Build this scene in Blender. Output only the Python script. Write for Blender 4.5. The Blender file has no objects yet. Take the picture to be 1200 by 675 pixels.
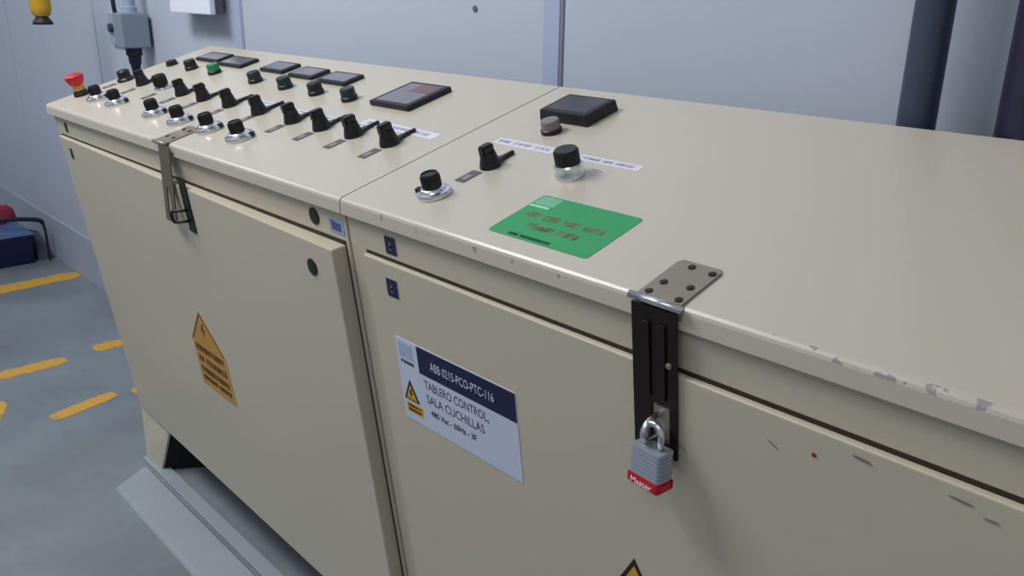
import bpy, bmesh, math, random
from mathutils import Vector, Matrix
random.seed(4)
SC = bpy.context.scene
COL = SC.collection

# ------------------------------------------------------------------ dimensions (metres)
H = 1.026            # height of the lids' front edge
LEN = 1.36           # length of the left console
D, RISE = .4485, .1289
LEAN = .1305         # the front leans in towards the floor
LIP = .0233
ZB = .150            # underside of the cabinets
WY = .55             # back wall
SL = RISE / D
CS, CL = math.hypot(1, SL), math.hypot(1, LEAN)
VTOP = D * CS

# ------------------------------------------------------------------ materials
def s2l(c):
    return tuple(((x/255)/12.92 if x/255 <= .04045 else ((x/255+.055)/1.055)**2.4) for x in c)

def mat(name, rgb, rough=.5, metal=0., coat=0., noise=0., nscale=8., bump=0., bscale=60., spec=.5, emit=0.):
    m = bpy.data.materials.new(name); m.use_nodes = True
    nt = m.node_tree; b = nt.nodes['Principled BSDF']
    c = (*s2l(rgb), 1)
    b.inputs['Base Color'].default_value = c
    b.inputs['Roughness'].default_value = rough
    b.inputs['Metallic'].default_value = metal
    b.inputs['Coat Weight'].default_value = coat
    b.inputs['Coat Roughness'].default_value = .15
    b.inputs['Specular IOR Level'].default_value = spec
    if emit:
        b.inputs['Emission Color'].default_value = c; b.inputs['Emission Strength'].default_value = emit
    tc = nt.nodes.new('ShaderNodeTexCoord')
    if noise:
        n = nt.nodes.new('ShaderNodeTexNoise'); n.inputs['Scale'].default_value = nscale; n.inputs['Detail'].default_value = 5
        nt.links.new(tc.outputs['Object'], n.inputs['Vector'])
        mx = nt.nodes.new('ShaderNodeMix'); mx.data_type = 'RGBA'
        mx.inputs[6].default_value = tuple(v*(1-noise) for v in c[:3])+(1,)
        mx.inputs[7].default_value = tuple(min(1, v*(1+noise)) for v in c[:3])+(1,)
        nt.links.new(n.outputs['Fac'], mx.inputs[0]); nt.links.new(mx.outputs[2], b.inputs['Base Color'])
    if bump:
        n2 = nt.nodes.new('ShaderNodeTexNoise'); n2.inputs['Scale'].default_value = bscale; n2.inputs['Detail'].default_value = 3
        nt.links.new(tc.outputs['Object'], n2.inputs['Vector'])
        bp = nt.nodes.new('ShaderNodeBump'); bp.inputs['Strength'].default_value = bump; bp.inputs['Distance'].default_value = .01
        nt.links.new(n2.outputs['Fac'], bp.inputs['Height']); nt.links.new(bp.outputs['Normal'], b.inputs['Normal'])
    return m

CREAM = (192, 184, 166)
M = {}
M['cream'] = mat('cream_paint', CREAM, .38, noise=.03, nscale=3, bump=.02, bscale=35, coat=.15)
M['cream_edge'] = mat('cream_paint_shaded', (176, 166, 142), .45, noise=.05)
M['gap'] = mat('dark_gap', (48, 42, 34), .8)
M['inner_shade'] = mat('painted_inside_shade', (14, 12, 18), .9)
M['black'] = mat('black_plastic', (16, 15, 20), .42, noise=.1, nscale=40)
M['black_soft'] = mat('black_bezel', (22, 20, 28), .5)
M['screen'] = mat('grey_glass_screen', (92, 92, 104), .18, coat=.5)
M['screen_reflect'] = mat('painted_reflection_screen', (112, 110, 120), .2, coat=.5)  # paler copy of the glass, a reflection painted into its colour
M['screen_red'] = mat('red_display', (110, 70, 80), .25)
M['chrome'] = mat('satin_chrome', (222, 224, 228), .22, metal=1, noise=.04)
M['steel'] = mat('worn_steel', (150, 142, 130), .40, metal=.55, noise=.12, nscale=60, bump=.03, bscale=150)
M['steel_brown'] = mat('dull_brown_steel', (120, 110, 96), .42, metal=.5, noise=.15, nscale=60)
M['warn_dull'] = mat('dull_warning_yellow', (186, 140, 62), .5, noise=.1, nscale=30)
M['steel_dark'] = mat('dark_steel', (62, 54, 50), .38, metal=.9, noise=.2, nscale=40)
M['lock_steel'] = mat('laminated_steel', (168, 176, 190), .45, metal=.5, noise=.08, nscale=80)
M['red'] = mat('red_plastic', (190, 24, 40), .4)
M['estop_red'] = mat('red_mushroom', (196, 30, 42), .4)
M['yellow'] = mat('yellow_plastic', (205, 160, 40), .5)
M['orange'] = mat('yellow_orange_collar', (206, 150, 60), .5)
M['green_btn'] = mat('green_button', (20, 135, 85), .35)
M['teal_btn'] = mat('dark_green_button', (12, 42, 44), .35)
M['grey_btn'] = mat('grey_button_face', (120, 118, 116), .4)
M['tape'] = mat('white_tape', (214, 216, 228), .5, noise=.05, nscale=60)
M['tape_ink'] = mat('faded_ink', (158, 160, 188), .6)
M['tag'] = mat('engraved_tag', (92, 86, 88), .5, noise=.3, nscale=150)
M['tag_ink'] = mat('tag_text', (140, 136, 140), .5)
M['green'] = mat('green_sticker', (42, 152, 92), .5, noise=.06, nscale=14)
M['green_dark'] = mat('dark_green_ink', (16, 74, 50), .6)
M['green_pale'] = mat('pale_green_print', (112, 178, 150), .6)
M['green_white'] = mat('mint_bar', (150, 222, 184), .6)
M['rust_ink'] = mat('faded_red_ink', (118, 120, 84), .6, noise=.15, nscale=80)
M['white'] = mat('white_sign', (196, 204, 226), .45, noise=.02)
M['navy'] = mat('navy_print', (9, 7, 66), .45)
M['navy_lbl'] = mat('navy_label', (20, 24, 58), .45)
M['lbl_ink'] = mat('label_figure', (92, 98, 128), .5)
M['lbl_edge'] = mat('label_border', (158, 158, 170), .5)
M['ink'] = mat('black_ink', (38, 38, 62), .6)
M['ink_teal'] = mat('dark_teal_ink', (36, 52, 78), .6)
M['warn'] = mat('warning_yellow', (204, 158, 44), .5, noise=.08, nscale=30)
M['warn_ink'] = mat('warning_ink', (92, 52, 30), .6)
M['warn_black'] = mat('warning_black', (22, 18, 16), .6)
M['abb_plate'] = mat('pale_blue_plate', (150, 162, 190), .5)
M['abb_ink'] = mat('blue_plate_ink', (72, 84, 140), .5)
M['logo'] = mat('grey_blue_logo', (168, 176, 206), .5)
M['scr_blue'] = mat('scratch_grey', (118, 116, 118), .6)
M['scr_red'] = mat('red_speck', (140, 40, 30), .6)
M['floor_strip'] = mat('painted_strip', (148, 158, 168), .45, noise=.08, nscale=9)
M['cove'] = mat('kerb_paint', (158, 168, 184), .55, noise=.06, nscale=4)
M['wall'] = mat('panel_white', (180, 190, 207), .42, noise=.025, nscale=2, bump=.01, bscale=12)
M['wall_seam'] = mat('panel_seam', (92, 100, 118), .7)
M['wall_strip'] = mat('panel_joint_strip', (166, 176, 208), .5)
M['pipe'] = mat('dark_grey_pipe', (62, 72, 92), .4, metal=.25, noise=.15, nscale=20)
M['pipe_navy'] = mat('navy_pipe', (22, 20, 52), .5, noise=.15, nscale=20)
M['jbox'] = mat('grey_enclosure', (128, 142, 158), .5)
M['jbox_side'] = mat('grey_backplate', (152, 168, 190), .5)
M['cable'] = mat('black_cable', (20, 18, 34), .55)
M['paper'] = mat('white_casing', (225, 232, 248), .5)
M['box_blue'] = mat('dark_blue_plastic', (14, 14, 60), .45)
M['box_lid'] = mat('blue_lid', (70, 98, 140), .4)
M['rag'] = mat('red_cloth', (150, 40, 70), .8, noise=.2, nscale=40)
M['wedge'] = mat('dark_rubber', (70, 70, 84), .7)

def lid_material(name, chips):
    """cream paint with chipped front edge between two x positions"""
    m = mat(name, (190, 184, 171), .36, noise=.03, nscale=3, bump=.015, bscale=30, coat=.18)
    if not chips: return m
    nt = m.node_tree; b = nt.nodes['Principled BSDF']
    tc = nt.nodes.new('ShaderNodeTexCoord'); sp = nt.nodes.new('ShaderNodeSeparateXYZ')
    nt.links.new(tc.outputs['Object'], sp.inputs[0])
    def math_(op, a, bb=None, c=None):
        n = nt.nodes.new('ShaderNodeMath'); n.operation = op
        for i, v in enumerate((a, bb, c)):
            if v is None: continue
            if isinstance(v, (int, float)): n.inputs[i].default_value = v
            else: nt.links.new(v, n.inputs[i])
        return n.outputs[0]
    near = math_('LESS_THAN', math_('ABSOLUTE', math_('SUBTRACT', sp.outputs['Y'], .002)), .0035)
    inx = math_('GREATER_THAN', sp.outputs['X'], .69)
    n = nt.nodes.new('ShaderNodeTexNoise'); n.inputs['Scale'].default_value = 55; n.inputs['Detail'].default_value = 4
    nt.links.new(tc.outputs['Object'], n.inputs['Vector'])
    chip = math_('GREATER_THAN', n.outputs['Fac'], .57)
    f = math_('MULTIPLY', math_('MULTIPLY', near, inx), chip)
    near2 = math_('LESS_THAN', math_('ABSOLUTE', math_('SUBTRACT', sp.outputs['Y'], .0)), .004)
    ch2 = math_('GREATER_THAN', n.outputs['Fac'], .68)
    inx2 = math_('GREATER_THAN', sp.outputs['X'], .1)
    f = math_('MAXIMUM', f, math_('MULTIPLY', math_('MULTIPLY', near2, ch2), inx2))
    src = b.inputs['Base Color'].links[0].from_socket
    mx = nt.nodes.new('ShaderNodeMix'); mx.data_type = 'RGBA'
    mx.inputs[7].default_value = (*s2l((128, 126, 134)), 1)
    nt.links.new(math_('MULTIPLY', f, .75), mx.inputs[0]); nt.links.new(src, mx.inputs[6])
    nt.links.new(mx.outputs[2], b.inputs['Base Color'])
    return m
M['lid_left'] = lid_material('console_lid_paint', False)
M['lid_right'] = lid_material('cabinet_lid_paint', True)

def floor_material():
    m = mat('grey_epoxy_floor', (116, 126, 138), .42, bump=.02, bscale=20, coat=.1)
    nt = m.node_tree; b = nt.nodes['Principled BSDF']
    tc = nt.nodes.new('ShaderNodeTexCoord')
    a = nt.nodes.new('ShaderNodeTexNoise'); a.inputs['Scale'].default_value = 2.2; a.inputs['Detail'].default_value = 6
    c = nt.nodes.new('ShaderNodeTexNoise'); c.inputs['Scale'].default_value = 22; c.inputs['Detail'].default_value = 6; c.inputs['Roughness'].default_value = .7
    r1 = nt.nodes.new('ShaderNodeValToRGB'); r2 = nt.nodes.new('ShaderNodeValToRGB')
    nt.links.new(tc.outputs['Object'], a.inputs['Vector']); nt.links.new(tc.outputs['Object'], c.inputs['Vector'])
    nt.links.new(a.outputs['Fac'], r1.inputs[0]); nt.links.new(c.outputs['Fac'], r2.inputs[0])
    r1.color_ramp.elements[0].position = .32; r1.color_ramp.elements[0].color = (*s2l((108, 117, 125)), 1)
    r1.color_ramp.elements[1].position = .62; r1.color_ramp.elements[1].color = (*s2l((128, 138, 145)), 1)
    r2.color_ramp.elements[0].position = .3; r2.color_ramp.elements[0].color = (.9, .9, .9, 1)
    r2.color_ramp.elements[1].position = .5; r2.color_ramp.elements[1].color = (1, 1, 1, 1)
    mx = nt.nodes.new('ShaderNodeMix'); mx.data_type = 'RGBA'; mx.blend_type = 'MULTIPLY'; mx.inputs[0].default_value = 1
    nt.links.new(r1.outputs[0], mx.inputs[6]); nt.links.new(r2.outputs[0], mx.inputs[7])
    nt.links.new(mx.outputs[2], b.inputs['Base Color'])
    return m
M['floor'] = floor_material()

def worn_paint():
    m = mat('worn_yellow_line', (206, 160, 60), .5)
    nt = m.node_tree; b = nt.nodes['Principled BSDF']
    tc = nt.nodes.new('ShaderNodeTexCoord')
    a = nt.nodes.new('ShaderNodeTexNoise'); a.inputs['Scale'].default_value = 14; a.inputs['Detail'].default_value = 8; a.inputs['Roughness'].default_value = .7
    nt.links.new(tc.outputs['Object'], a.inputs['Vector'])
    r = nt.nodes.new('ShaderNodeValToRGB'); nt.links.new(a.outputs['Fac'], r.inputs[0])
    r.color_ramp.elements[0].position = .30; r.color_ramp.elements[0].color = (*s2l((120, 126, 128)), 1)
    r.color_ramp.elements[1].position = .42; r.color_ramp.elements[1].color = (*s2l((208, 160, 58)), 1)
    nt.links.new(r.outputs[0], b.inputs['Base Color'])
    return m
M['line'] = worn_paint()

# ------------------------------------------------------------------ mesh builder
class MB:
    def __init__(s): s.bm = bmesh.new(); s.mats = []
    def mi(s, m):
        if m is None: return 0
        if m not in s.mats: s.mats.append(m)
        return s.mats.index(m)
    def _merge(s, t, m=None, mx=None, smooth=False):
        if mx is not None: bmesh.ops.transform(t, matrix=mx, verts=t.verts)
        k = s.mi(m)
        for f in t.faces: f.material_index = k; f.smooth = smooth
        me = bpy.data.meshes.new('tmp'); t.to_mesh(me); t.free()
        s.bm.from_mesh(me); bpy.data.meshes.remove(me)
        return s
    def box(s, x0, x1, y0, y1, z0, z1, bev=0., m=None, mx=None, seg=2):
        t = bmesh.new(); bmesh.ops.create_cube(t, size=1)
        for v in t.verts:
            v.co = Vector((x0 if v.co.x < 0 else x1, y0 if v.co.y < 0 else y1, z0 if v.co.z < 0 else z1))
        if bev: bmesh.ops.bevel(t, geom=list(t.edges), offset=bev, segments=seg, affect='EDGES', profile=.6)
        return s._merge(t, m, mx)
    def hexa(s, pts, bev=0., m=None, seg=2):
        """8 corners: bottom loop of 4 then top loop of 4"""
        t = bmesh.new(); v = [t.verts.new(p) for p in pts]
        for q in ((3, 2, 1, 0), (4, 5, 6, 7), (0, 1, 5, 4), (1, 2, 6, 5), (2, 3, 7, 6), (3, 0, 4, 7)): t.faces.new([v[i] for i in q])
        bmesh.ops.recalc_face_normals(t, faces=t.faces)
        if bev: bmesh.ops.bevel(t, geom=list(t.edges), offset=bev, segments=seg, affect='EDGES', profile=.6)
        return s._merge(t, m)
    def prism(s, poly, z0, z1, bev=0., m=None, mx=None):
        t = bmesh.new(); a = [t.verts.new((x, y, z0)) for x, y in poly]; b = [t.verts.new((x, y, z1)) for x, y in poly]
        n = len(poly); t.faces.new(a[::-1]); t.faces.new(b)
        for i in range(n): t.faces.new((a[i], a[(i+1) % n], b[(i+1) % n], b[i]))
        bmesh.ops.recalc_face_normals(t, faces=t.faces)
        if bev: bmesh.ops.bevel(t, geom=list(t.edges), offset=bev, segments=2, affect='EDGES')
        return s._merge(t, m, mx)
    def lathe(s, prof, n=32, m=None, mx=None, smooth=True):
        t = bmesh.new(); rings = []
        for r, z in prof:
            rings.append([t.verts.new((max(r, 1e-5)*math.cos(2*math.pi*i/n), max(r, 1e-5)*math.sin(2*math.pi*i/n), z)) for i in range(n)])
        for A, B in zip(rings, rings[1:]):
            for i in range(n): t.faces.new((A[i], A[(i+1) % n], B[(i+1) % n], B[i]))
        t.faces.new(rings[0][::-1]); t.faces.new(rings[-1])
        bmesh.ops.recalc_face_normals(t, faces=t.faces)
        es = [e for e in t.edges if len(e.link_faces) == 2 and e.calc_face_angle() > .6]
        for e in es: e.smooth = False
        return s._merge(t, m, mx, smooth)
    def tube(s, pts, r, n=12, m=None, cap=True):
        t = bmesh.new(); pts = [Vector(p) for p in pts]; rings = []; up = None
        for i, p in enumerate(pts):
            d = (pts[min(i+1, len(pts)-1)] - pts[max(i-1, 0)]).normalized()
            if up is None:
                up = d.orthogonal().normalized()
            up = (up - d*up.dot(d)).normalized(); w = d.cross(up)
            rr = r[i] if isinstance(r, (list, tuple)) else r
            rings.append([t.verts.new(p + up*(rr*math.cos(2*math.pi*k/n)) + w*(rr*math.sin(2*math.pi*k/n))) for k in range(n)])
        for A, B in zip(rings, rings[1:]):
            for i in range(n): t.faces.new((A[i], A[(i+1) % n], B[(i+1) % n], B[i]))
        if cap: t.faces.new(rings[0][::-1]); t.faces.new(rings[-1])
        bmesh.ops.recalc_face_normals(t, faces=t.faces)
        return s._merge(t, m, None, True)
    def build(s, name, material, parent=None, mtx=None):
        me = bpy.data.meshes.new(name); s.bm.to_mesh(me); s.bm.free()
        ms = s.mats or [material]
        for m in ms: me.materials.append(m if m is not None else material)
        o = bpy.data.objects.new(name, me); COL.objects.link(o)
        place(o, parent, mtx)
        return o

def smooth_curve(pts, n=8):
    P = [Vector(p) for p in pts]; out = []
    for i in range(len(P)-1):
        p0, p1, p2, p3 = P[max(i-1, 0)], P[i], P[i+1], P[min(i+2, len(P)-1)]
        for k in range(n):
            t = k/n
            out.append(.5*((2*p1)+(p2-p0)*t+(2*p0-5*p1+4*p2-p3)*t*t+(3*p1-p0-3*p2+p3)*t**3))
    out.append(P[-1]); return out

WORLD = {}
def place(o, parent=None, mtx=None):
    """mtx is a world matrix (None: same frame as the parent)"""
    pm = WORLD.get(parent.name, Matrix()) if parent else Matrix()
    w = mtx if mtx is not None else pm
    if parent: o.parent = parent
    o.matrix_local = pm.inverted() @ w
    WORLD[o.name] = w.copy()

def empty(name, loc=(0, 0, 0), label=None, cat=None, group=None):
    o = bpy.data.objects.new(name, None); COL.objects.link(o); o.empty_display_size = .1
    place(o, None, Matrix.Translation(loc)); tag(o, label, cat, group); return o
def tag(o, label=None, cat=None, group=None, kind=None):
    if label: o['label'] = label
    if cat: o['category'] = cat
    if group: o['group'] = group
    if kind: o['kind'] = kind
    return o
def dup(src, parent, mtx, label=None):
    o = src.copy(); COL.objects.link(o); place(o, parent, mtx)
    if label: o['label'] = label
    for ch in [c for c in COL.objects if c.parent == src]:
        c = ch.copy(); COL.objects.link(c); c.parent = o
        c.matrix_local = ch.matrix_local.copy(); WORLD[c.name] = mtx @ ch.matrix_local
    return o

# frames on the sloping lid tops and the leaning fronts (x right, y up the panel, z out of it)
def TOP(x, v, h=0., rot=0.):
    ex, ey = Vector((1, 0, 0)), Vector((0, 1/CS, SL/CS)); ez = ex.cross(ey)
    p = Vector((x, 0, H)) + ey*v + ez*h
    return Matrix.Translation(p) @ Matrix((ex, ey, ez)).transposed().to_4x4() @ Matrix.Rotation(rot, 4, 'Z')
def FRONT(x, w, o=0., rot=0.):
    ex, ey = Vector((1, 0, 0)), Vector((0, -LEAN/CL, 1/CL)); ez = ex.cross(ey)
    p = Vector((x, 0, H)) - ey*w + ez*o
    return Matrix.Translation(p) @ Matrix((ex, ey, ez)).transposed().to_4x4() @ Matrix.Rotation(rot, 4, 'Z')

def text(name, body, size, m, parent, mtx, align='LEFT', xs=1., bold=0., width=None):
    c = bpy.data.curves.new(name, 'FONT'); c.body = body; c.size = size; c.align_x = align; c.extrude = .0002; c.offset = bold
    c.resolution_u = 3
    t = bpy.data.objects.new('tmp_text', c); COL.objects.link(t)
    bpy.context.view_layer.update()
    dg = bpy.context.evaluated_depsgraph_get()
    me = bpy.data.meshes.new_from_object(t.evaluated_get(dg))
    bpy.data.objects.remove(t); bpy.data.curves.remove(c)
    if width:
        x = [v.co.x for v in me.vertices]; xs = width/(max(x)-min(x))
    for v in me.vertices: v.co.x *= xs
    me.name = name; me.materials.clear(); me.materials.append(m)
    o = bpy.data.objects.new(name, me); COL.objects.link(o); place(o, parent, mtx)
    return o

def scribble(mb, x0, x1, y, hgt, z, m, words=3, seed=0, th=.0012):
    """illegible lettering: short upright and cross strokes grouped in words"""
    rnd = random.Random(seed); span = x1-x0; gap = span*.05
    cuts = sorted(rnd.uniform(.25, .75) for _ in range(words-1)) if words < 3 else [(i+rnd.uniform(.8, 1.2))/words for i in range(words-1)]
    ed = [0]+cuts+[1]
    for a, b in zip(ed, ed[1:]):
        xa, xb = x0+a*span, x0+b*span-gap
        n = max(2, int((xb-xa)/(hgt*.62)))
        for i in range(n):
            cx = xa+(i+.5)*(xb-xa)/n; cw = (xb-xa)/n*.36
            mb.box(cx-cw, cx-cw+th, y-hgt/2, y+hgt/2, z, z+.0003, m=m)
            k = rnd.random()
            if k < .7: mb.box(cx-cw, cx+cw, y+hgt/2-th, y+hgt/2, z, z+.0003, m=m)
            if k > .2: mb.box(cx-cw, cx+cw, y-th/2+rnd.uniform(-.1, .1)*hgt, y+th/2, z, z+.0003, m=m)
            if k > .4: mb.box(cx+cw-th, cx+cw, y-hgt/2, y+hgt/2, z, z+.0003, m=m)
            if .3 < k < .9: mb.box(cx-cw, cx+cw, y-hgt/2, y-hgt/2+th, z, z+.0003, m=m)

def rrect(w, h, r, n=4):
    out = []
    for cx, cy, a in ((w/2-r, h/2-r, 0), (-w/2+r, h/2-r, 90), (-w/2+r, -h/2+r, 180), (w/2-r, -h/2+r, 270)):
        for i in range(n+1):
            t = math.radians(a+90*i/n); out.append((cx+r*math.cos(t), cy+r*math.sin(t)))
    return out
BOLT = [(.0, .42), (-.22, -.04), (-.03, -.01), (-.12, -.42), (.2, .1), (.02, .07), (.16, .42)]

# ------------------------------------------------------------------ the room
def structure(o): o['kind'] = 'structure'; return o
fl = MB(); fl.box(-7.5, 4.5, -4.5, WY+.1, -.06, 0)
structure(fl.build('floor', M['floor']))

wl = MB(); seams = [-7.5, -6.29, -5.07, -3.83, -2.60, -1.36, -.095, 1.13, 2.36, 4.5]
wl.box(-7.5, 4.5, WY+.012, WY+.1, -.06, 3.1, m=M['wall_seam'])
for a, b in zip(seams, seams[1:]):
    wl.box(a+(.007 if a < -2 else .0035), b-(.007 if b < -2 else .0035), WY, WY+.04, -.06, 3.1, bev=.002, m=M['wall'], seg=1)
for x in (-1.36, -.095, 1.13, 2.36):
    wl.box(x-.048, x-.006, WY-.003, WY+.001, 0, 3.1, bev=.001, m=M['wall_strip'], seg=1)
wb = structure(wl.build('wall_back', M['wall']))
sp = MB(); sp.lathe([(.006, 0), (.006, .003), (.002, .004)], 12, mx=Matrix.Translation((-.34, WY, 1.275)) @ Matrix.Rotation(math.pi/2, 4, 'X'))
spo = sp.build('wall_screw', M['wall_seam'], wb)
cv = MB()
for a, b in ((-7.5, -3.83), (-3.825, 4.5)):
    cv.hexa([(a, WY-.02, 0), (b, WY-.02, 0), (b, WY+.005, 0), (a, WY+.005, 0), (a, WY-.006, .204), (b, WY-.006, .204), (b, WY+.005, .206), (a, WY+.005, .206)], .001)
structure(cv.build('baseboard_back', M['cove']))
# cable cover strips painted along the floor in front of the cabinets
st = MB()
st.hexa([(-1.19, -.03, 0), (1.4, -.03, 0), (1.4, .082, 0), (-1.246, .082, 0), (-1.185, -.022, .010), (1.4, -.022, .010), (1.4, .074, .012), (-1.238, .074, .012)], .003)
structure(st.build('trim_1', M['floor_strip']))
st = MB(); st.box(-1.30, 1.4, .090, .128, 0, .007, .002)
structure(st.build('trim_2', M['floor_strip']))
# worn yellow lines on the floor
def dash(n, pts, wdt):
    rnd = random.Random(n); left, right = [], []
    P = [Vector((*p, 0)) for p in pts]; d = (P[-1]-P[0]).normalized(); nrm = Vector((-d.y, d.x, 0)); L = (P[-1]-P[0]).length
    N = 16
    for i in range(N+1):
        c = P[0]+d*(L*i/N); tap = min(1, .6+4*min(i, N-i)/N)
        left.append((c + nrm*wdt/2*tap*rnd.uniform(.85, 1.1))[:2]); right.append((c - nrm*wdt/2*tap*rnd.uniform(.85, 1.1))[:2])
    mb = MB(); mb.prism(left+right[::-1], 0, .0012); structure(mb.build('trim_%d' % n, M['line']))
dash(3, [(-3.21, .02), (-3.235, .525)], .115)
dash(4, [(-2.205, -.085), (-2.205, .155)], .075)
dash(5, [(-2.24, .262), (-2.235, .46)], .075)
dash(6, [(-1.745, -.03), (-1.795, .185)], .06)
dash(7, [(-1.772, .235), (-1.765, .33)], .055)
dash(8, [(-1.72, -.26), (-1.99, -.135)], .09)

# ------------------------------------------------------------------ cabinets
def cabinet_body(root, x0, x1, name='body'):
    zt = H-.012
    def fy(z, o): return LEAN*(H-z)+o
    mb = MB()
    o = .005
    mb.hexa([(x0, fy(ZB, o), ZB), (x1, fy(ZB, o), ZB), (x1, D-.02, ZB), (x0, D-.02, ZB),
             (x0, fy(zt, o), zt), (x1, fy(zt, o), zt), (x1, D-.02, zt+RISE*.93), (x0, D-.02, zt+RISE*.93)], .002)
    return mb.build(name, M['cream'], root, Matrix())
def cabinet_lid(root, x0, x1, m):
    mb = MB(); ey = Vector((0, 1/CS, SL/CS))
    # section: top slope, rounded front arris, upright lip, hollow underneath
    sec = [(VTOP, 0)]
    t = bmesh.new()
    prof = []
    r = .004
    prof.append((D, RISE)); 
    prof += [(r*2, SL*r*2), (r*.9, SL*r*.9-.0006), (r*.25, -.0022), (0, -.0055)]
    prof += [(0, -LIP+.001), (.001, -LIP), (.008, -LIP), (.010, -LIP+.002), (.012, -.010), (D-.03, RISE-.018), (D-.01, RISE-.03), (D, RISE-.03)]
    inv = TOP(0, 0).inverted()
    A = [t.verts.new(inv @ Vector((x0, y, H+z))) for y, z in prof]; B = [t.verts.new(inv @ Vector((x1, y, H+z))) for y, z in prof]
    n = len(prof)
    for i in range(n): t.faces.new((A[i], A[(i+1) % n], B[(i+1) % n], B[i]))
    t.faces.new(A[::-1]); t.faces.new(B)
    bmesh.ops.recalc_face_normals(t, faces=t.faces)
    mb._merge(t, m)
    o = mb.build('lid', m, root, TOP(0, 0))
    return o

def feet(root, xs, splay=.135):
    for x in xs:
        # front face trapezoid, side plate running back under the cabinet, its shade painted near-black
        y_t = LEAN*(H-ZB)+.005; mb = MB()
        mb.hexa([(x+.04, .098, 0), (x+.128, .105, 0), (x+.128, .118, 0), (x+.04, .112, 0),
                 (x, y_t-.004, ZB+.004), (x+.2, y_t-.004, ZB+.004), (x+.2, y_t+.009, ZB+.004), (x, y_t+.009, ZB+.004)], .002, m=M['cream'])
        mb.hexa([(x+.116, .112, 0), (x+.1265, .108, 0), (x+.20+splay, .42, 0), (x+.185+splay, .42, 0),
                 (x+.188, y_t+.002, ZB+.004), (x+.1995, y_t+.002, ZB+.004), (x+.21+splay, .42, ZB+.004), (x+.195+splay, .42, ZB+.004)], .001, m=M['inner_shade'])
        mb.build('foot', M['cream'], root, Matrix())

def door(root, x0, x1, w0, w1, ajar, tilt=0.):
    fr = FRONT(x0, w0, 0)
    gk = MB(); gk.box(-.0022, (x1-x0)+.003, -(w1-w0)-.0022, .0042, -.0062, -.0042); gk.build('door_gap_shade', M['gap'], root, fr)  # dark strip standing in for the shaded gap round the door
    mx = FRONT(x0, w0, -.0005) @ Matrix.Rotation(-math.asin(ajar/(x1-x0)), 4, 'Y') @ Matrix.Rotation(-tilt, 4, 'Z')
    mb = MB(); mb.box(0, x1-x0, -(w1-w0), 0, -.004 if not ajar else -.0225, .0045, .0028, seg=3)
    return mb.build('door', M['cream'], root, mx), mx

# ---- reusable controls (drawn in the panel frame, z out of the panel)
def make_dial(root, mtx, R=.0245, cap=.0135, name='dial'):
    mb = MB(); k = R/.0245
    mb.lathe([(R*.97, 0), (R, .002*k), (R, .0045*k), (R*.95, .0068*k), (R*.78, .0082*k), (R*.68, .0115*k), (R*.60, .0125*k)], 40)
    d = mb.build(name, M['chrome'], root, mtx)
    c = MB()
    ct = .0125*k+cap*1.45; prof = [(cap*1.02, .012*k), (cap, .014*k), (cap*.96, ct-.003), (cap*.86, ct), (cap*.80, ct), (cap*.78, ct-.0015)]
    c.lathe(prof, 28)
    for i in range(18):
        a = 2*math.pi*i/18
        c.box(cap*.93, cap*1.03, -.0008, .0008, .014*k, ct-.004, mx=Matrix.Rotation(a, 4, 'Z'))
    c.build('dial_cap', M['black'], d)
    return d
def add_lock(d, ang, R):
    l = MB(); l.box(R*.78, R*1.12, -.0045, .0045, .002, .010, .0015, mx=Matrix.Rotation(ang, 4, 'Z')); l.build('dial_lock', M['black'], d)

def make_selector(root, mtx, R=.0155, pointer=True, plen=.047):
    mb = MB(); k = R/.0155
    mb.lathe([(R*1.02, 0), (R*1.02, .003), (R*.95, .007), (R*.82, .014*k), (R*.72, .021*k), (R*.66, .0225*k)], 28)
    s = mb.build('selector_switch', M['black'], root, mtx)
    g = MB()
    g.prism([(-.0062*k, -.0125*k), (.0062*k, -.0125*k), (.0075*k, 0), (.0060*k, .0095*k), (-.0060*k, .0095*k), (-.0075*k, 0)], .017*k, .0335*k, .0022)
    g.build('selector_grip', M['black'], s)
    if pointer:
        p = MB()
        p.prism([(-.012*k, .004), (.012*k, .004), (.006*k, .020*k), (.0035, .030*k), (.0028, plen), (-.0028, plen), (-.0035, .030*k), (-.006*k, .020*k)], 0, .006, .001)
        p.build('selector_pointer', M['black'], s)
    return s

def make_button(root, mtx, R, h, mcap, mring=None, name='push_button'):
    mb = MB(); mb.lathe([(R*1.08, 0), (R*1.08, h*.3), (R*.98, h*.36)], 28, m=None)
    b = mb.build(name, mring or M['black'], root, mtx)
    c = MB(); c.lathe([(R*.97, h*.34), (R*.95, h*.92), (R*.86, h), (R*.5, h*1.01)], 28)
    c.build('button_cap', mcap, b)
    return b

def make_meter(root, x0, x1, v0, v1, h, mscr, fr=.009, split=False):
    cx, cv = (x0+x1)/2, (v0+v1)/2; w, d = x1-x0, v1-v0
    mb = MB(); mb.box(-w/2, w/2, -d/2, d/2, 0, h, .0022)
    b = mb.build('panel_meter', M['black_soft'], root, TOP(cx, cv))
    s = MB(); s.box(-w/2+fr, w/2-fr, -d/2+fr*.8, d/2-fr*.8, h-.0004, h+.0004)
    sc = s.build('meter_screen', mscr, b)
    return b, w, d
def sticker(root, name, mtx, w, h, m, r=.001, t=.0006):
    mb = MB(); mb.prism(rrect(w, h, r), 0, t); return mb.build(name, m, root, mtx)

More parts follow.
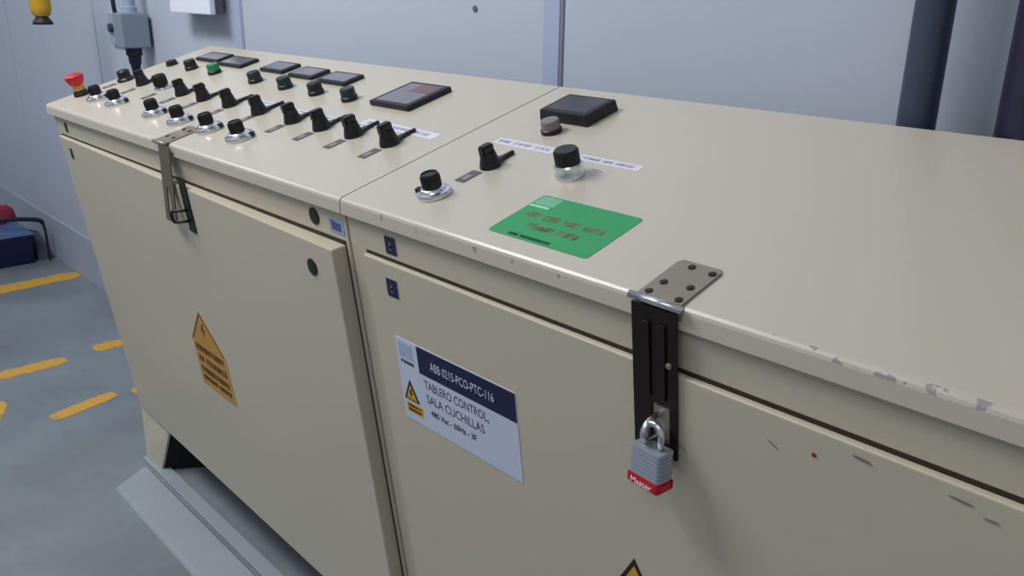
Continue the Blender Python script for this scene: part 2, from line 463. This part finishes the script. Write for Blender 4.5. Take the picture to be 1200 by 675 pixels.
def warning_triangle(parent, mtx, size, h=None, border=.14):
    h = h or size*.87
    t = MB(); t.prism([(-size/2, 0), (size/2, 0), (0, h)], 0, .0005); a = t.build('warning_triangle', M['warn_black'], parent, mtx)
    k = 1-border*2.1
    u = MB(); u.prism([(-size/2*k, h*.07), (size/2*k, h*.07), (0, h*.07+h*k)], .0004, .0008); u.build('warning_field', M['warn'], a)
    v = MB(); v.prism([(x*h*.5, h*.36+y*h*.5) for x, y in BOLT], .0007, .0011); v.build('warning_bolt', M['warn_black'], a)
    return a

# ================================================================== LEFT CONSOLE
con = empty('control_console', (-.68, .2, 0), 'long cream steel control console with rows of black selector switches, far left unit', 'control console')
cabinet_body(con, -1.337, -.003)
cabinet_lid(con, -LEN, -.0015, M['lid_left'])
feet(con, (-1.33,)); feet(con, (-.225,), 0)
ld, LDM = door(con, -1.310, -.014, .0735, .872, .016, .0022)
def LD(x, w, o=0, rot=0):      # a point on the left door, which stands a little open
    return LDM @ Matrix.Translation((x+1.310, -(w-.0735), .0045+o)) @ Matrix.Rotation(rot, 4, 'Z')

# emergency stop
es = MB(); es.lathe([(.0185, 0), (.0185, .006), (.016, .009), (.015, .014)], 28)
e = es.build('emergency_stop', M['warn_black'], con, TOP(-1.314, .079)); e['label'] = 'red mushroom emergency stop'
c = MB(); c.lathe([(.0145, .012), (.0135, .024), (.013, .028)], 24); c.build('collar', M['orange'], e)
c = MB(); c.lathe([(.013, .026), (.018, .031), (.0225, .045), (.022, .050), (.016, .054), (.004, .055)], 28); c.build('mushroom_head', M['estop_red'], e)

dials = [(-1.1988, .080), (-1.0785, .082), (-.8507, .080), (-.715, .078), (-.5788, .078), (-.4495, .077)]
d0 = make_dial(con, TOP(*dials[0]), .0275, .0135); add_lock(d0, .62, .0275)
for x, v in dials[1:]: dup(d0, con, TOP(x, v))
d7 = make_dial(con, TOP(-1.0586, .1895), .020, .0165)
sels = [(-1.1806, .1898), (-.9301, .183), (-.8142, .181), (-.6859, .1794), (-.551, .1756), (-.4146, .172), (-.3108, .1704), (-.2088, .1707), (-.1025, .1691)]
s0 = make_selector(con, TOP(*sels[0]), .0168, True, .056)
for x, v in sels[1:]: dup(s0, con, TOP(x, v, 0, random.uniform(-.05, .05)))
# the first rotary of the row is turned sideways and lower
q = MB(); q.lathe([(.022, 0), (.022, .005), (.018, .009)], 28)
rt = q.build('rotary_switch', M['black'], con, TOP(-1.302, .1927))
q = MB(); q.lathe([(.016, .008), (.016, .024), (.013, .027)], 24); q.build('rotary_knob', M['black'], rt)
tags = [(-1.3036, .147), (-1.1672, .1439), (-1.0359, .1427), (-.929, .1434), (-.8144, .143), (-.6836, .1402), (-.5514, .1418), (-.4198, .1343), (-.3143, .1315), (-.2113, .1314), (-.1045, .1289)]
def make_tag(root, x, v):
    t = sticker(root, 'name_tag', TOP(x, v), .020, .036, M['tag'], .001, .0008)
    mb = MB(); mb.box(-.005, .005, -.010, .004, .0007, .0011); mb.build('tag_text', M['tag_ink'], t); return t
t0 = make_tag(con, *tags[0])
for x, v in tags[1:]: dup(t0, con, TOP(x, v))
btns = [(-1.288, .3168, 'black'), (-1.1537, .3112, 'black'), (-1.0172, .3089, 'green_btn'), (-.7937, .3009, 'teal_btn'), (-.6529, .2968, 'teal_btn'), (-.5234, .2938, 'black'), (-.3998, .2928, 'teal_btn')]
for i, (x, v, c) in enumerate(btns):
    b = make_button(con, TOP(x, v), (.0155 if i else .015), (.024 if i else .012), M[c])
    if c == 'green_btn': b['label'] = 'bright green push button'
for i, (a, b_, c_, d_) in enumerate([(-1.237, -1.111, .362, .414), (-1.088, -.966, .352, .407), (-.872, -.769, .355, .409), (-.730, -.629, .348, .400), (-.598, -.493, .342, .396)]):
    make_meter(con, a, b_, c_, d_, .008, M['screen_reflect'] if i == 1 else M['screen'])
bm_, w_, d_ = make_meter(con, -.320, -.202, .285, .390, .010, M['screen'], .011)
r_ = MB(); r_.box(-.012, .044, .008, .042, .0103, .0107); r_.build('red_readout', M['screen_red'], bm_)
# white hand-lettered tapes
def tape(root, x, v, w, h, rot=0., seed=0):
    t = sticker(root, 'label_tape', TOP(x, v, 0, rot), w, h, M['tape'], .001, .0005)
    mb = MB(); scribble(mb, -w*.45, w*.45, 0, h*.42, .0004, M['tape_ink'], 3, seed, .0016); mb.build('tape_writing', M['tape_ink'], t)
    return t
tape(con, -.148, .222, .21, .022, -.02, 1)
for i, (x, v, w) in enumerate([(-.60, .215, .085), (-.47, .208, .085), (-.355, .206, .07), (-.25, .205, .05)]): tape(con, x, v+.004, w, .013, 0, 10+i)
# front of the console: round lock covers and labels
def plug(root, mtx, r=.0125):
    mb = MB(); mb.lathe([(r*1.12, 0), (r*1.12, .0012), (r, .002), (r*.8, .0022)], 28); return mb.build('lock_plug', M['black'], root, mtx)
plug(con, FRONT(-.092, .0465, -.005), .0125)
plug(ld, LD(-.082, .1175), .0125)
mb = sticker(con, 'name_plate', FRONT(-.0305, .050, -.005), .040, .024, M['abb_plate'], .001, .0008)
k = MB(); k.box(-.013, .013, -.007, .006, .0007, .0011); k.box(-.016, -.004, .006, .008, .0007, .0011); k.build('plate_print', M['abb_ink'], mb)
def navy_label(root, mtx, w=.021, h=.024, fig=True):
    a = sticker(root, 'small_label', mtx, w*1.12, h*1.1, M['lbl_edge'], .002, .0005)
    b = sticker(a, 'label_field', mtx @ Matrix.Translation((0, -.0008, .0004)), w, h, M['navy_lbl'], .002, .0004)
    if fig:
        f = MB(); N = 18
        pts = [(.0038*math.cos(t), .0042*math.sin(t)-.002, .0009) for t in [math.radians(40+290*i/N) for i in range(N+1)]]
        f.tube(pts, .0008, 6); f.box(-.003, .003, .0045, .006, .0007, .0011); f.build('label_figure', M['lbl_ink'], b)
    return a
navy_label(con, FRONT(-1.2574, .0475, -.005), .020, .023, False)
navy_label(ld, LD(-1.2366, .108), .020, .026, False)
navy_label(con, FRONT(-1.262, .925, -.003), .024, .022, False)
# tall yellow electrical warning sticker on the left door
yx, yw0 = -.622, .365
P_ = lambda x, w: (x-yx, -(w-.46))
ys = MB(); ys.prism([P_(-.712, .445), P_(-.635, .360), P_(-.546, .445), P_(-.546, .562), P_(-.712, .562)], 0, .0006)
yo = ys.build('warning_sign', M['warn_dull'], ld, LD(yx, .46)); yo['label'] = 'yellow electrical danger sticker with dark lettering'
k = MB()
k.prism([(x*.045+.0-.012, .052+y*.045) for x, y in BOLT], .0005, .0009)
for a, b in (((-.083, .016), (-.013, .094)), ((.069, .016), (-.013, .094))):
    dx, dy = b[0]-a[0], b[1]-a[1]; L = math.hypot(dx, dy)
    k.box(0, L, -.002, .002, .0005, .0009, mx=Matrix.Translation((a[0], a[1], 0)) @ Matrix.Rotation(math.atan2(dy, dx), 4, 'Z'))
for i, (y, h_) in enumerate([(-.002, .016), (-.031, .016), (-.058, .015), (-.080, .012)]):
    scribble(k, -.078, .070, y, h_, .0005, M['warn_ink'], 2 if i % 2 else 1, 30+i, .0055)
k.build('sign_print', M['warn_ink'], yo)

# clasp of the left console: top plate, strap hanging clear of the door, staple behind it
def hasp_top(root, x, v0, v1, w, holes, mtx=None):
    mb = MB(); mb.prism([(-w/2, 0), (w/2, 0), (w/2, v1-v0-.006), (w/2-.004, v1-v0), (-w/2+.004, v1-v0), (-w/2, v1-v0-.006)], 0, .0025, .0006)
    h_ = mb.build('hasp', M['steel'], root, TOP(x, v0))
    for hx, hv in holes:
        s = MB(); s.lathe([(.0042, .0024), (.0042, .0034), (.003, .0036)], 14); s.build('screw', M['steel_dark'], h_, TOP(x, v0) @ Matrix.Translation((hx, hv, 0)))
    return h_
lh = hasp_top(con, -.628, -.002, .072, .056, [(-.014, .02), (.014, .02), (-.014, .055), (.014, .055)])
k = MB(); k.tube([(-.656, -.006, H-.001), (-.600, -.006, H-.001)], .004, 12); k.build('hinge_pin', M['steel'], lh, Matrix())
k = MB()
zt, zb2 = H-.004, H-.150
yt, yb = -.0065, -.0075
# strap with a long slot: two rails, a head and a tail
xa, xb = -.630, -.581
def slab(mb, x0, x1, z0, z1, m=None):
    f = lambda z: yt+(yb-yt)*(zt-z)/(zt-zb2)
    mb.hexa([(x0, f(z0)-.002, z0), (x1, f(z0)-.002, z0), (x1, f(z0)+.001, z0), (x0, f(z0)+.001, z0),
             (x0, f(z1)-.002, z1), (x1, f(z1)-.002, z1), (x1, f(z1)+.001, z1), (x0, f(z1)+.001, z1)], .0005, m)
slab(k, xa, xb, H-.085, zt); slab(k, xa, xa+.017, H-.140, H-.085); slab(k, xb-.017, xb, H-.140, H-.085); slab(k, xa, xb, zb2-.003, H-.140)
k.build('hasp_strap', M['steel_brown'], lh, Matrix())
k = MB(); k.box(-.015, .015, -.056, .050, 0, .0025, .0006, m=M['steel_dark'])
stp = k.build('staple_plate', M['steel_dark'], ld, LD(-.543, .106))
k = MB()
for y in (-.012, -.034): k.tube([(-.006, y, .002), (-.010, y, .010), (-.018, y, .020), (-.024, y, .024)], .0028, 10)
k.tube([(-.024, -.012, .024), (-.027, -.018, .0255), (-.027, -.028, .0255), (-.024, -.034, .024)], .0028, 10)
k.build('staple', M['steel_dark'], stp)

# ================================================================== RIGHT CABINET
cab = empty('control_cabinet', (.68, .2, 0), 'cream steel control cabinet with padlocked lid and white and navy sign, near right unit', 'control cabinet')
cabinet_body(cab, .003, 1.337)
cabinet_lid(cab, .0015, LEN, M['lid_right'])
feet(cab, (.02, 1.125), 0)
rd, RDM = door(cab, .045, 1.31, .0735, .872, 0.)
def RD(x, w, o=0, rot=0): return FRONT(x, w, .004+o, rot)

dl = make_dial(cab, TOP(.1338, .0694), .0245, .0135); add_lock(dl, math.radians(200), .0245)
make_selector(cab, TOP(.1406, .170), .0155)
make_tag(cab, .1355, .1314)
q = MB(); q.lathe([(.0205, 0), (.0205, .006), (.0195, .008), (.0195, .017), (.018, .019)], 36)
dk = q.build('dial', M['chrome'], cab, TOP(.2767, .1899))
q = MB(); q.lathe([(.0165, .018), (.0165, .036), (.015, .0385), (.012, .0385)], 32)
for i in range(20): q.box(.0155, .0170, -.0008, .0008, .019, .036, mx=Matrix.Rotation(2*math.pi*i/20, 4, 'Z'))
q.build('dial_cap', M['black'], dk)
make_button(cab, TOP(.1382, .300), .0150, .0205, M['grey_btn'])
q = MB(); q.hexa([(-.050, -.037, 0), (.050, -.037, 0), (.050, .037, 0), (-.050, .037, 0), (-.0485, -.035, .018), (.0485, -.035, .018), (.0485, .035, .018), (-.0485, .035, .018)], .0025)
pm = q.build('panel_meter', M['black_soft'], cab, TOP(.1315, .369))
q = MB(); q.box(-.041, .041, -.028, .028, .0177, .0184); q.build('meter_screen', mat('dark_screen', (44, 44, 58), .3), pm)
tape(cab, .135, .2455, .125, .020, -.01, 21)
tape(cab, .300, .2425, .110, .016, -.01, 22)
tape(cab, .302, .2165, .020, .006, -.01, 23)
# green sticker
g = sticker(cab, 'green_sticker', TOP(.367, .080), .162, .102, M['green'], .006, .0006); g['label'] = 'green sticker with faded red and dark lettering'
def GP(x, v): return (x-.367, v-.080)
k = MB(); x, y = GP(.287, .107); k.box(x+.002, x+.036, y, y+.021, .0005, .0008)
k.build('printed_logo', M['green_pale'], g)
k = MB(); x, y = GP(.2875, .1035); k.box(x, x+.033, y-.003, y+.0015, .0005, .0008); k.build('printed_bar', M['green_white'], g)
k = MB(); scribble(k, GP(.300, 0)[0], GP(.435, 0)[0], GP(0, .083)[1], .0105, .0005, M['rust_ink'], 4, 41, .003)
scribble(k, GP(.325, 0)[0], GP(.412, 0)[0], GP(0, .060)[1], .0105, .0005, M['rust_ink'], 2, 42, .003); k.build('red_lettering', M['rust_ink'], g)
k = MB(); scribble(k, GP(.318, 0)[0], GP(.390, 0)[0], GP(0, .0355)[1], .0055, .0005, M['green_dark'], 2, 43, .0022); k.build('dark_lettering', M['green_dark'], g)

navy_label(cab, FRONT(.106, .0495, -.005), .025, .026); navy_label(rd, RD(.1085, .1095), .025, .027)
# identification sign on the right door
SX, SW, SH = .0955, .252, .1365; SY0 = .1875
sg = sticker(rd, 'sign', RD(SX+SW/2, SY0+SH/2), SW, SH, M['white'], .002, .0008); sg['label'] = 'white and navy identification sign'
def S(x, w, z=.0008): return RD(x, w, z)
k = MB(); k.box(.1455-SX-SW/2, SW/2-.0005, SH/2-.0445, SH/2-.001, .0007, .001); k.build('sign_header', M['navy'], sg)
text('header_lettering', 'ABB 0215-PCO-PTC-116', .0195, M['white'], sg, S(.1735, SY0+.0305, .0011), width=.132)
text('sign_lettering', 'TABLERO CONTROL,', .020, M['ink'], sg, S(.1535, SY0+.0665), width=.137)
text('sign_lettering', 'SALA CUCHILLAS', .020, M['ink'], sg, S(.1545, SY0+.0895), width=.124)
text('sign_lettering', '480 Vac - 60Hz - 3F', .0135, M['ink_teal'], sg, S(.1605, SY0+.1095), width=.100, bold=.0003)
k = MB(); k.box(.1015-SX-SW/2, .1345-SX-SW/2, SH/2-.030, SH/2-.006, .0007, .001); k.build('sign_logo', M['logo'], sg)
k = MB(); scribble(k, .1030-SX-SW/2, .1360-SX-SW/2, SH/2-.037, .0055, .0007, M['ink_teal'], 1, 51, .0016); k.build('logo_lettering', M['ink_teal'], sg)
warning_triangle(sg, S(.1175, SY0+.1015, .0008), .036, .036)
k = MB(); k.box(-.0195, .0195, -.0095, .0075, .0007, .001, m=M['warn']); scribble(k, -.016, .018, .0025, .004, .001, M['warn_ink'], 2, 52, .0012); scribble(k, -.016, .016, -.0045, .004, .001, M['warn_ink'], 1, 53, .0012)
k.build('warning_caption', M['warn'], sg, S(.1215, SY0+.1135, 0))
# warning triangle lower on the door
a = warning_triangle(rd, RD(.531, .418, 0), .088, .078, .10)
# scuffs in the paint
for i, (x, w, L, t, r) in enumerate([(.7824, .0845, .018, .0022, -.1), (.862, .0862, .020, .0016, -.08), (.885, .0935, .012, .0014, 0), (.70, .106, .014, .001, -.5), (.60, .155, .010, .0008, -.4)]):
    k = MB(); k.prism([(-L/2, 0), (-L/4, t/2), (L/3, t*.6), (L/2, 0), (L/4, -t/2), (-L/3, -t*.4)], 0, .0003); k.build('scratch', M['scr_blue'], rd, RD(x, w, 0.0006, r))
k = MB(); k.lathe([(.0024, 0), (.0020, .0004)], 12); o = k.build('paint_speck', M['scr_red'], rd, RD(.740, .0995, .0005)); o['label'] = 'red speck'

# clasp of the right cabinet
HX = .5685
rh = hasp_top(cab, HX, -.003, .073, .054, [(-.017, .010), (.019, .010), (-.014, .030), (.016, .033), (-.006, .066), (.02, .064)])
k = MB(); k.tube([(HX-.031, -.0065, H+.0005), (HX+.031, -.0065, H+.0005)], .0042, 14); k.build('hinge_pin', M['chrome'], rh, Matrix())
k = MB()
WS = .0275
def strap(mb, x0, x1, w0, w1, z0, z1): mb.box(x0, x1, -w1, -w0, z0, z1, .0008)
strap(k, -WS, WS, .004, .111, .0, .003); strap(k, -WS, -.004, .111, .157, 0, .003); strap(k, .018, WS, .111, .157, 0, .003); strap(k, -WS, WS, .157, .172, 0, .003)
strap(k, -.013, -.004, .02, .104, .002, .0055); strap(k, .006, .015, .02, .104, .002, .0055)
k.build('hasp_strap', M['steel_dark'], rh, FRONT(HX, 0, .006))
k = MB(); k.lathe([(.0035, 0), (.0035, .002), (.002, .003)], 12, mx=Matrix.Translation((.019, -.062, .003))); k.build('rivet', M['steel'], rh, FRONT(HX, 0, .006))
k = MB(); k.box(-.009, .009, -.020, .020, 0, .003, .001); rs = k.build('staple_plate', M['steel'], rd, RD(HX+.009, .134))
k = MB(); k.tube(smooth_curve([(-.003, .012, 0), (-.003, .012, .020), (-.003, .007, .029), (-.003, 0, .032), (-.003, -.007, .029), (-.003, -.012, .020), (-.003, -.012, 0)], 6), .0032, 12)
k.build('staple', M['chrome'], rs)

# padlock hanging in the staple
stp_w = FRONT(HX-.007, .143, .004) @ Vector((0, 0, .024))
PX, PY = .5815, -.0105
PZ = .876                        # top of the body
pl = empty('padlock', (PX, PY, PZ-.045), 'small laminated steel padlock with red base hanging from the clasp on the right cabinet', 'padlock')
pm_ = Matrix.Translation((PX, PY, PZ-.045)) @ Matrix.Rotation(math.radians(-4), 4, 'Z')
k = MB(); bw, bd = .020, .0115
lay = 7
for i in range(lay):
    z0 = .012+i*(.033/lay); k.prism(rrect(bw*2, bd*2, .004), z0, z0+.033/lay-.0004, .0006)
k.prism(rrect(bw*2-.0015, bd*2-.0015, .004), .012, .0445)
k.build('lock_body', M['lock_steel'], pl, pm_)
k = MB(); k.prism(rrect(bw*2+.004, bd*2+.004, .006), 0, .0135, .003); rb = k.build('red_bumper', M['red'], pl, pm_)
text('bumper_lettering', 'Master', .0095, M['paper'], rb, pm_ @ Matrix.Translation((-.015, -bd-.0022, .0035)) @ Matrix.Rotation(math.pi/2, 4, 'X'), width=.028)
k = MB(); r_ = .0105
arc = [(-r_, 0, .043), (-r_, 0, .056)] + [(-r_*math.cos(t), 0, .058+r_*1.15*math.sin(t)) for t in [math.pi*i/14 for i in range(15)]] + [(r_, 0, .056), (r_, 0, .043)]
k.tube(arc, .0036, 14); k.build('shackle', M['chrome'], pl, pm_)

# ================================================================== things round the cabinets
def pipe(name, x, y, r, m, label):
    mb = MB(); mb.lathe([(r, 0.0), (r, 3.0)], 32, mx=Matrix.Translation((x, y, 0.0)))
    # a coupling collar near the floor and one high up
    o = mb.build(name, m, None); tag(o, label, 'pipe')
    k = MB()
    for z in (.35, 2.2): k.lathe([(r*1.02, z), (r*1.16, z+.004), (r*1.16, z+.06), (r*1.02, z+.064)], 32, mx=Matrix.Translation((x, y, 0.0)))
    k.build('coupling', m, o, Matrix()); return o
pipe('pipe', .588, .492, .0235, M['pipe'], 'dark grey vertical pipe behind the right cabinet, with pale wall on both sides')
pipe('pipe', .728, .495, .046, M['pipe_navy'], 'dark navy vertical pipe at the right edge behind the cabinet')

# grey junction box with conduit and black cable gland
jb = empty('junction_box', (-2.055, WY, 1.117), 'grey junction box with conduit and black cable gland on the back wall', 'junction box')
k = MB(); k.box(-2.095, -2.020, .445, WY-.012, 1.112, 1.226, .005); k.build('enclosure', M['jbox'], jb, Matrix())
k = MB(); k.box(-2.405, -2.285, WY-.016, WY-.004, 1.108, 1.218, .003); bp_ = k.build('backplate', M['jbox_side'], jb, Matrix())
k = MB(); k.box(-2.29, -2.05, WY-.014, WY-.005, 1.115, 1.214, .002); k.build('mounting_rail', M['pipe'], jb, Matrix())
k = MB(); k.lathe([(.016, 0), (.016, .012), (.012, .014)], 20, mx=Matrix.Translation((-2.365, WY-.016, 1.165)) @ Matrix.Rotation(math.pi/2, 4, 'X')); k.build('backplate_knob', M['pipe'], bp_, Matrix())
k = MB(); k.lathe([(.024, 1.222), (.024, 1.245), (.019, 1.247), (.019, 2.6)], 24, mx=Matrix.Translation((-2.050, .490, 0))); k.build('conduit', M['jbox_side'], jb, Matrix())
k = MB(); k.tube(smooth_curve([(-2.09, .455, 1.222), (-2.095, .456, 1.30), (-2.10, .48, 1.5), (-2.10, .53, 2.2)], 6), .007, 10); k.build('cable', M['cable'], jb, Matrix())
k = MB(); k.lathe([(.010, .985), (.012, 1.02), (.015, 1.05), (.020, 1.065), (.021, 1.085), (.026, 1.088), (.026, 1.114)], 24, mx=Matrix.Translation((-2.052, .488, 0))); k.build('cable_gland', M['cable'], jb, Matrix())
k = MB(); k.tube(smooth_curve([(-2.052, .488, 1.0), (-2.052, .488, .7), (-2.05, .49, .4), (-2.045, .495, .012)], 6), .009, 10); k.build('cable', M['cable'], jb, Matrix())

# yellow hanging unit near the top left
hx, hy = -2.355, .30
ys_ = empty('hanging_unit', (hx, hy, 1.18), 'yellow hanging unit with a flared black end at the top left of the photo', 'hanging unit')
k = MB(); k.lathe([(.023, 1.208), (.031, 1.218), (.034, 1.236), (.034, 1.42), (.028, 1.45), (.012, 1.46)], 28, mx=Matrix.Translation((hx, hy, 0))); k.build('housing', M['yellow'], ys_, Matrix())
k = MB(); k.lathe([(.032, 1.181), (.033, 1.188), (.020, 1.205), (.018, 1.215)], 28, mx=Matrix.Translation((hx, hy, 0))); k.build('flared_end', M['cable'], ys_, Matrix())
k = MB(); k.tube([(hx, hy, 1.455), (hx, hy, 2.3), (hx, WY-.02, 2.6)], .008, 10); k.build('hanger', M['cable'], ys_, Matrix())

# white wall unit
wu = empty('wall_unit', (-1.56, WY, 1.23), 'white wall mounted casing with its lower edge just in view', 'wall unit')
k = MB(); k.box(-1.702, -1.424, .485, .503, 1.235, 1.62, .004); k.build('casing', M['paper'], wu, Matrix())
k = MB(); k.box(-1.70, -1.455, .503, WY-.006, 1.238, 1.60, .003); k.build('shadow_backing', mat('grey_painted_shadow', (120, 116, 124), .6), wu, Matrix())  # added backing, grey-brown colour stands in for the casing's shadow

# blue tool box with things on top
tb = empty('toolbox', (-3.78, .26, 0), 'dark blue plastic box with paler lid on the floor by the wall', 'box')
k = MB(); k.hexa([(-3.98, .02, .0), (-3.56, .02, 0), (-3.56, .425, 0), (-3.98, .425, 0), (-4.0, 0, .152), (-3.54, 0, .152), (-3.54, .432, .152), (-4.0, .432, .152)], .012); k.build('box_body', M['box_blue'], tb, Matrix())
k = MB(); k.hexa([(-4.01, -.01, .150), (-3.53, -.01, .150), (-3.53, .44, .150), (-4.01, .44, .150), (-3.97, .02, .178), (-3.60, .02, .178), (-3.60, .41, .178), (-3.97, .41, .178)], .008); k.build('box_lid', M['box_lid'], tb, Matrix())
k = MB(); k.tube(smooth_curve([(-3.70, -.03, .195), (-3.63, .1, .235), (-3.55, .30, .242), (-3.55, .45, .219), (-3.55, .485, .19), (-3.545, .489, .1), (-3.54, .487, .008)], 8), [.011]*32+[.006]*17, 10)
tag(k.build('power_cable', M['cable'], None), 'black cable lying over the blue box and dropping to the floor', 'cable')
k = MB()
t = bmesh.new(); bmesh.ops.create_icosphere(t, subdivisions=3, radius=1)
for v in t.verts:
    n = 1+.16*math.sin(5*v.co.x+2*v.co.y)+.12*math.sin(7*v.co.y+3*v.co.z)
    v.co = Vector((v.co.x*.09*n, v.co.y*.085*n, max(-.012, v.co.z*.075*n)))
k._merge(t, M['rag'], Matrix.Translation((-3.80, .325, .190)), True)
tag(k.build('red_rag', M['rag'], None), 'crumpled red cloth lying on the blue box', 'cloth')
k = MB(); k.hexa([(-3.80, .446, 0), (-3.59, .446, 0), (-3.59, .525, 0), (-3.80, .525, 0), (-3.80, .446, .13), (-3.62, .446, .13), (-3.60, .515, .02), (-3.80, .515, .10)], .004)
tag(k.build('rubber_wedge', M['wedge'], None), 'dark grey sloping rubber block between the blue box and the wall', 'wedge')

# ------------------------------------------------------------------ light
def area(name, loc, target, sx, sy, power, col=(1, 1, 1)):
    l = bpy.data.lights.new(name, 'AREA'); l.shape = 'RECTANGLE'; l.size = sx; l.size_y = sy; l.energy = power; l.color = col
    o = bpy.data.objects.new(name, l); COL.objects.link(o); o.location = loc
    o.rotation_euler = (Vector(target)-Vector(loc)).to_track_quat('-Z', 'Y').to_euler(); return o
area('overhead_light', (-1.25, -1.05, 3.0), (-.8, .1, .9), 1.6, .5, 54, (1, .985, .965))
area('overhead_light', (1.3, -2.0, 3.0), (.5, .2, .8), 1.4, .5, 11, (1, .92, .80))  # added warm fill light to brighten the right-hand door
area('overhead_light', (-4.2, -.9, 3.0), (-3.6, .3, .5), 1.4, .4, 14, (.88, .93, 1))
w = bpy.data.worlds.new('World'); SC.world = w; w.use_nodes = True
w.node_tree.nodes['Background'].inputs[0].default_value = (.80, .88, 1, 1)
w.node_tree.nodes['Background'].inputs[1].default_value = .34

SC.view_settings.view_transform = 'Standard'
SC.view_settings.look = 'None'
SC.view_settings.exposure = 0

# ------------------------------------------------------------------ camera
cam = bpy.data.cameras.new('camera'); co = bpy.data.objects.new('camera', cam); COL.objects.link(co)
cam.sensor_fit = 'HORIZONTAL'; cam.sensor_width = 36; cam.lens = 36*1002.4355/1200
cam.clip_start = .02; cam.clip_end = 60
co.location = (1.03849, -.63973, 1.30712)
co.rotation_mode = 'XYZ'; co.rotation_euler = (1.237808, -.012096, .818291)
SC.camera = co
